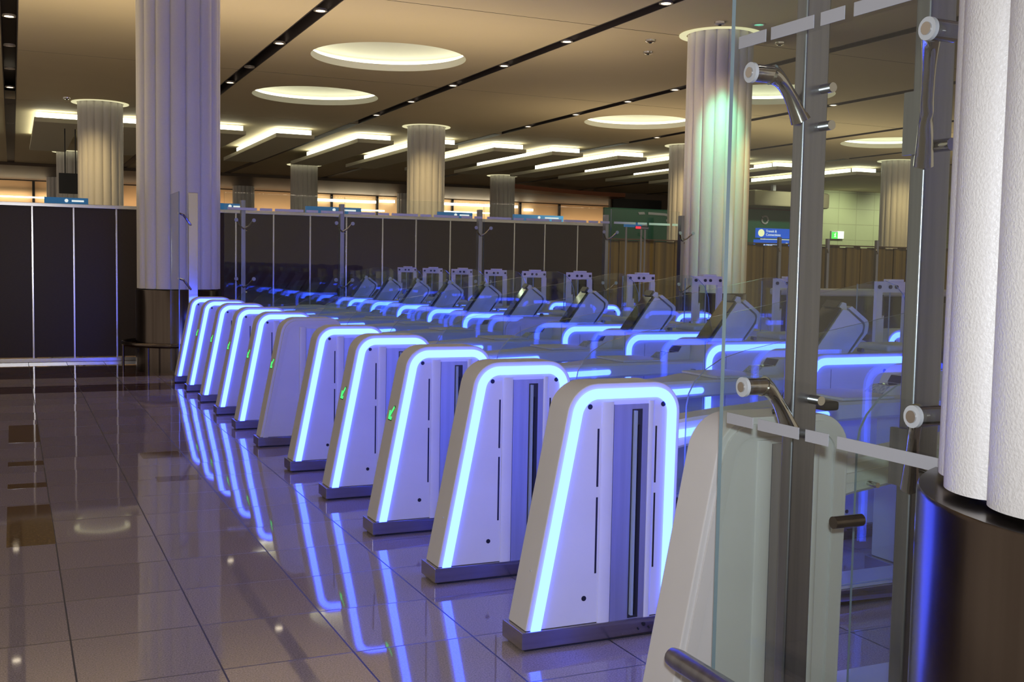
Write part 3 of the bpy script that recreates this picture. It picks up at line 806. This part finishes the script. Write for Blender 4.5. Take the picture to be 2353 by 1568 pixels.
# ------------------------------------------------------------------ brown partition wall
pw = thing('partition_wall', 'dark brown panelled partition with bright metal strips and rails behind the gates', 'partition', (0, 0, 0))
mx = [-4.9+.573*k for k in range(9)]
mx = [m for m in mx] + [.262, .803, 1.378, 1.945, 2.512, 3.079, 3.647, 4.216, 4.793, 5.387, 5.95, 6.542, 7.1, 7.697, 8.268, 8.897, 9.47]
for a, b in zip(mx, mx[1:]):
    box('wall_panel', a+.003, b-.003, 16.9, 16.94, .07, 2.20, M['panel'], pw)
for a in mx:
    box('metal_strip', a-.012, a+.012, 16.882, 16.90, .05, 2.20, M['mullion'], pw, bevel=.003)
box('top_rail', mx[0], mx[-1], 16.87, 16.96, 2.20, 2.25, M['mullion'], pw, bevel=.004)
box('bottom_rail', mx[0], mx[-1], 16.87, 16.95, 0, .055, M['mullion'], pw, bevel=.004)

# olive timber screen further right, with posts in front of it
ow = thing('slatted_screen', 'olive brown timber screen behind the right end of the long glass', 'screen', (0, 0, 0))
k = 0; x = 11.6
while x < 33:
    wdt = .20 + .16*((k*37) % 5)/4
    box('timber_board', x, x+wdt-.015, 24.0+.03*(k % 2), 24.06+.03*(k % 2), 0, 2.14+.02*(k % 3), M['olive'], ow); x += wdt; k += 1
box('top_rail', 11.6, 33, 23.95, 24.1, 2.18, 2.21, M['brown'], ow)
for i, (x, y) in enumerate([(13.4, 19.6), (15.0, 22), (17.2, 22), (18.7, 22), (20.3, 22), (22.0, 22), (23.6, 22)]):
    t = thing('steel_post', 'distant grey post in front of the olive timber screen', 'post', (x, y, 0), 'distant grey posts before the timber screen')
    box('post_body', -.04, .04, -.04, .04, 0, 2.30, M['steel'], t, bevel=.005)
    tube('spider_arm', [(0, -.04, 1.95), (-.10, -.12, 2.02), (-.14, -.15, 2.05)], .014, M['chrome'], t, 8)

# ------------------------------------------------------------------ far end of the hall
structure(box('wall_back', -14, 56, 59.5, 59.7, 0, 5.35, M['facade']))
fc = thing('shop_front', 'peach glowing glass shop front with dark mullions at the far end of the hall', 'shop front', (0, 0, 0))
for x in (-3, 1.0, 4.9, 7.9, 11.4, 16.0, 18.6, 23.1, 26.6, 27.4, 30.0):
    box('mullion', x-.06, x+.06, 59.30, 59.45, 0, 5.3, M['black'], fc)
box('head_beam', -12, 34, 59.2, 59.46, 5.18, 5.34, M['black'], fc)
for a, b, z in ((15.0, 18.5, 4.78), (18.7, 19.6, 4.85), (22.0, 27.2, 4.85), (27.6, 28.2, 4.7), (-1.5, 2.3, 4.35), (22.5, 26.0, 4.45), (16.5, 19.0, 4.35)):
    box('strip_lamp', a, b, 59.25, 59.29, z, z+(.14 if z > 4.5 else .07), M['tube2'], fc)
# dark bulkhead below the ceiling at the far end
bulkm = structure(box('trim_40', -12, 46, 50.0, 59.2, 5.22, 5.345, M['brown']))
# copper coloured soffit
bm = bmesh.new(); n = 20
ptsA = [(20.3 + 7.4*k/n, 45.2 + 2.4*math.sin(math.pi*k/n*.5)) for k in range(n+1)]
lo = [bm.verts.new((x, y, 4.95)) for x, y in ptsA]; hi = [bm.verts.new((x, y, 5.14)) for x, y in ptsA]
lo2 = [bm.verts.new((x+.3, y+1.8, 4.95)) for x, y in ptsA]; hi2 = [bm.verts.new((x+.3, y+1.8, 5.14)) for x, y in ptsA]
for k in range(n):
    bm.faces.new((lo[k], lo[k+1], hi[k+1], hi[k])); bm.faces.new((lo[k], lo2[k], lo2[k+1], lo[k+1]))
    bm.faces.new((hi[k], hi[k+1], hi2[k+1], hi2[k])); bm.faces.new((lo2[k], hi2[k], hi2[k+1], lo2[k+1]))
bm.faces.new((lo[0], hi[0], hi2[0], lo2[0])); bm.faces.new((lo[n], lo2[n], hi2[n], hi[n]))
tag(finish('soffit', bm, M['copper']), 'curved copper red soffit under the far ceiling left of the tinted column', 'soffit')
sof = [o for o in COL.objects if o.name == 'soffit'][0]
for hx in (21.5, 24, 26.5): box('hanger', hx, hx+.06, 48.6, 48.66, 5.14, 5.345, M['brown'], sof)
kw = thing('kiosk_front', 'dark closed booth front below the copper red soffit', 'booth', (0, 0, 0))
box('dark_wall', 28, 42.0, 49.6, 49.8, 0, 5.2, M['brown'], kw)
box('door_recess', 28.1, 31.0, 49.5, 49.6, 3.0, 5.0, M['black'], kw)
for x in (32.3, 35.0): box('joint', x, x+.05, 49.55, 49.6, 3.0, 5.2, M['black'], kw)
# green fascia with white pattern, and its signs
gf = thing('green_fascia', 'dark green fascia band with a white wave mark, left of the tinted column', 'fascia', (0, 0, 0))
box('board', 22.3, 26.6, 40.0, 40.12, 2.6, 3.95, M['green'], gf); box('fascia_leg', 23, 23.2, 40.02, 40.1, 0, 2.6, M['brown'], gf); box('fascia_leg', 26, 26.2, 40.02, 40.1, 0, 2.6, M['brown'], gf)
for pts in ([(23.9, 3.80), (24.2, 3.82), (24.25, 3.72), (23.95, 3.70)], [(24.4, 3.82), (25.2, 3.80), (26.1, 3.66), (26.1, 3.52), (25.2, 3.70), (24.4, 3.72)],
            [(25.3, 3.55), (26.5, 3.42), (26.5, 3.36), (25.3, 3.46)]):
    prism('wave_mark', pts, 39.97, 39.995, M['cap'], gf)
gf = thing('green_fascia', 'dark green fascia board with a pale ring mark, seen through the near glass', 'fascia', (0, 0, 0))
box('board', 28.3, 32.2, 38.6, 38.7, 2.3, 4.05, M['green'], gf); box('fascia_leg', 29, 29.2, 38.62, 38.7, 0, 2.3, M['brown'], gf); box('fascia_leg', 32, 32.2, 38.62, 38.7, 0, 2.3, M['brown'], gf)
bm = bmesh.new(); pts = [(29.35+.16*math.cos(q), 38.57, 3.62+.16*math.sin(q)) for q in [2*math.pi*k/24 for k in range(25)]]
tube_bm(bm, pts, .04, 8, cap=False); finish('ring_mark', bm, M['cap'], gf, smooth=True)
bh = thing('bulkhead', 'hanging beige bulkhead above the green fascia, seen through the near glass', 'bulkhead', (0, 0, 0))
box('bulkhead_body', 27.6, 31.5, 37.0, 38.4, 4.1, 4.75, M['beige'], bh, bevel=.1)
for x in (28.9, 30.4): box('hanger', x, x+.15, 37.5, 37.65, 4.75, 5.345, M['cap'], bh)
# pale green tiled wall with the exit sign
structure(box('wall_right', 34.0, 47.0, 42.0, 42.2, 0, 5.345, M['tilewall']))
es = thing('exit_sign', 'small lit green and white emergency exit sign on the pale tiled wall', 'sign', (36.2, 41.9, 3.22))
es.scale = (.68, .8, .68)
box('sign_case', -.55, .55, .0, .12, -.28, .28, M['cap'], es, bevel=.02)
box('green_face', -.53, .0, -.02, -.001, -.27, .20, M['exitgreen'], es)
box('white_face', .0, .53, -.04, -.001, -.25, .27, M['exitwhite'], es)
prism('running_figure', [(-.33, -.15), (-.27, -.02), (-.33, .05), (-.29, .09), (-.22, .07), (-.17, .02), (-.20, -.01), (-.23, .02), (-.21, -.05), (-.14, -.16), (-.18, -.17), (-.25, -.09), (-.29, -.17)], -.03, -.021, M['exitwhite'], es)
disc_y('figure_head', -.20, .12, .035, -.03, -.021, M['exitwhite'], es, 12)
# blue signs
t = thing('direction_sign', 'lit blue direction sign with yellow disc, seen through the near glass', 'sign', (23.97, 31.9, 2.62))
box('sign_body', 0, 1.9, 0, .12, 0, .34, M['bluelit'], t); box('sign_leg', .3, .36, .02, .08, -2.62, 0, M['steel'], t); box('sign_leg', 1.6, 1.66, .02, .08, -2.62, 0, M['steel'], t)
disc_y('yellow_disc', .16, .17, .13, -.02, -.001, M['signyellow'], t)
def text(name, body, size, loc, m, parent):
    cu = bpy.data.curves.new(name, 'FONT'); cu.body = body; cu.size = size; cu.extrude = .004; cu.materials.append(m)
    tmp = bpy.data.objects.new(name, cu); COL.objects.link(tmp)
    bpy.context.view_layer.update()
    me = bpy.data.meshes.new_from_object(tmp.evaluated_get(bpy.context.evaluated_depsgraph_get()))
    bpy.data.objects.remove(tmp); me.materials.clear(); me.materials.append(m)
    o = bpy.data.objects.new(name, me); COL.objects.link(o); o.location = loc; o.rotation_euler = (math.pi/2, 0, 0); o.parent = parent
    return o
text('sign_writing', 'Transit &\nConnections', .125, (.36, -.012, .20), M['signwhite'], t)
t = thing('direction_sign', 'lower blue direction sign with white writing, under the one with yellow disc', 'sign', (23.75, 31.7, 2.22))
box('sign_body', 0, 2.1, 0, .12, 0, .33, M['bluelit'], t); box('sign_leg', .1, .16, .02, .08, -2.22, 0, M['steel'], t); box('sign_leg', 1.95, 2.0, .02, .08, -2.22, 0, M['steel'], t)
box('white_line', .2, 2.1, -.004, 0, .335, .36, M['signwhite'], t)
text('sign_writing', 'Gate Numbers', .15, (.12, -.012, .10), M['signwhite'], t)
for x in (1.35, 1.75): disc_y('pictogram', x, .17, .07, -.02, -.001, M['signwhite'], t)
for i, (x0, x1, y, zt, wh) in enumerate([(.60, 1.42, 24, 2.69, 'at the left, in front of the black screen'), (3.95, 4.55, 24, 2.70, 'just right of the wide grey-lilac column'),
                                         (5.9, 7.15, 24, 2.71, 'left of the middle cream column'), (9.0, 9.85, 24, 2.70, 'just right of the middle cream column'),
                                         (11.2, 12.55, 24.6, 2.74, 'under the copper red soffit')]):
    t = thing('overhead_sign', 'low blue sign just above the partition, ' + wh, 'sign', (x0, y, zt-.45), 'blue signs behind the partition')
    box('sign_body', 0, x1-x0, 0, .1, 0, .45, M['blue'], t)
    disc_y('pictogram', (x1-x0)*.5, .39, .035, -.012, -.001, M['signwhite'], t, 14)
    box('writing_line', (x1-x0)*.62, (x1-x0)*.9, -.008, -.001, .37, .405, M['signwhite'], t)
    for q in (.1, .85): box('sign_leg', (x1-x0)*q, (x1-x0)*q+.05, .03, .08, -(zt-.45), 0, M['steel'], t)
t = thing('overhead_sign', 'blue and white wall sign beside the green fascia with the wave mark', 'sign', (12.0, 20.6, 2.36))
box('sign_body', 0, .42, 0, .06, 0, .10, M['blue'], t); box('white_end', .42, .56, -.01, .05, .0, .10, M['cap'], t, bevel=.02)
for q in (.03, .5): box('sign_leg', q, q+.03, .01, .04, -2.36, 0, M['steel'], t)
t = thing('queue_display', 'small red lit display above the olive timber screen', 'display', (11.55, 19.4, 2.28))
box('red_face', 0, .12, -.01, 0, 0, .05, M['red'], t); box('grey_face', .12, .30, -.01, 0, 0, .035, M['cap'], t)
box('display_case', 0, .30, 0, .03, -.01, .055, M['black'], t); box('display_pole', .13, .16, .0, .03, -2.28, -.01, M['steel'], t)
t = thing('hanging_screen', 'black hanging monitor between the far columns at the left', 'monitor', (1.20, 33.0, 3.25))
box('screen_body', 0, .60, 0, .12, 0, .56, M['black'], t, bevel=.01)
for q in (.15, .42): box('hanger', q, q+.03, .04, .07, .56, 2.09, M['black'], t)
# white counter beyond the gates on the right
t = thing('counter', 'dark-fronted counter with a rounded white top, beyond the gates between the steel posts', 'counter', (9.5, 11.6, 0))
box('counter_front', 0, 3.2, 0, .6, 0, 1.16, M['panel'], t); box('counter_top', -.06, 3.26, -.06, .66, 1.16, 1.25, M['shell'], t, bevel=.03, seg=3)
# ceiling speakers and detectors
for x, y, lb in ((1.25, 29.0, 'small round ceiling speaker left of the far cream column'), (3.03, 29.4, 'small ceiling detector right of the far cream column'),
                 (10.12, 14.6, 'small ceiling detector above the left side of the tinted column'), (11.9, 15.4, 'small ceiling detector right of the tinted column'),
                 (9.9, 16.3, 'small chrome ceiling detector left of the tinted column'), (10.4, 17.2, 'small chrome ceiling detector left of and below the tinted column top')):
    t = thing('ceiling_detector', lb, 'detector', (x, y, ZC))
    lathe('housing', [(.09, 0), (.085, -.03), (.05, -.045)], (0, 0), M['chrome'], t, 20)
    lathe('sensor', [(.03, -.045), (.02, -.06)], (0, 0), M['black'], t, 12)
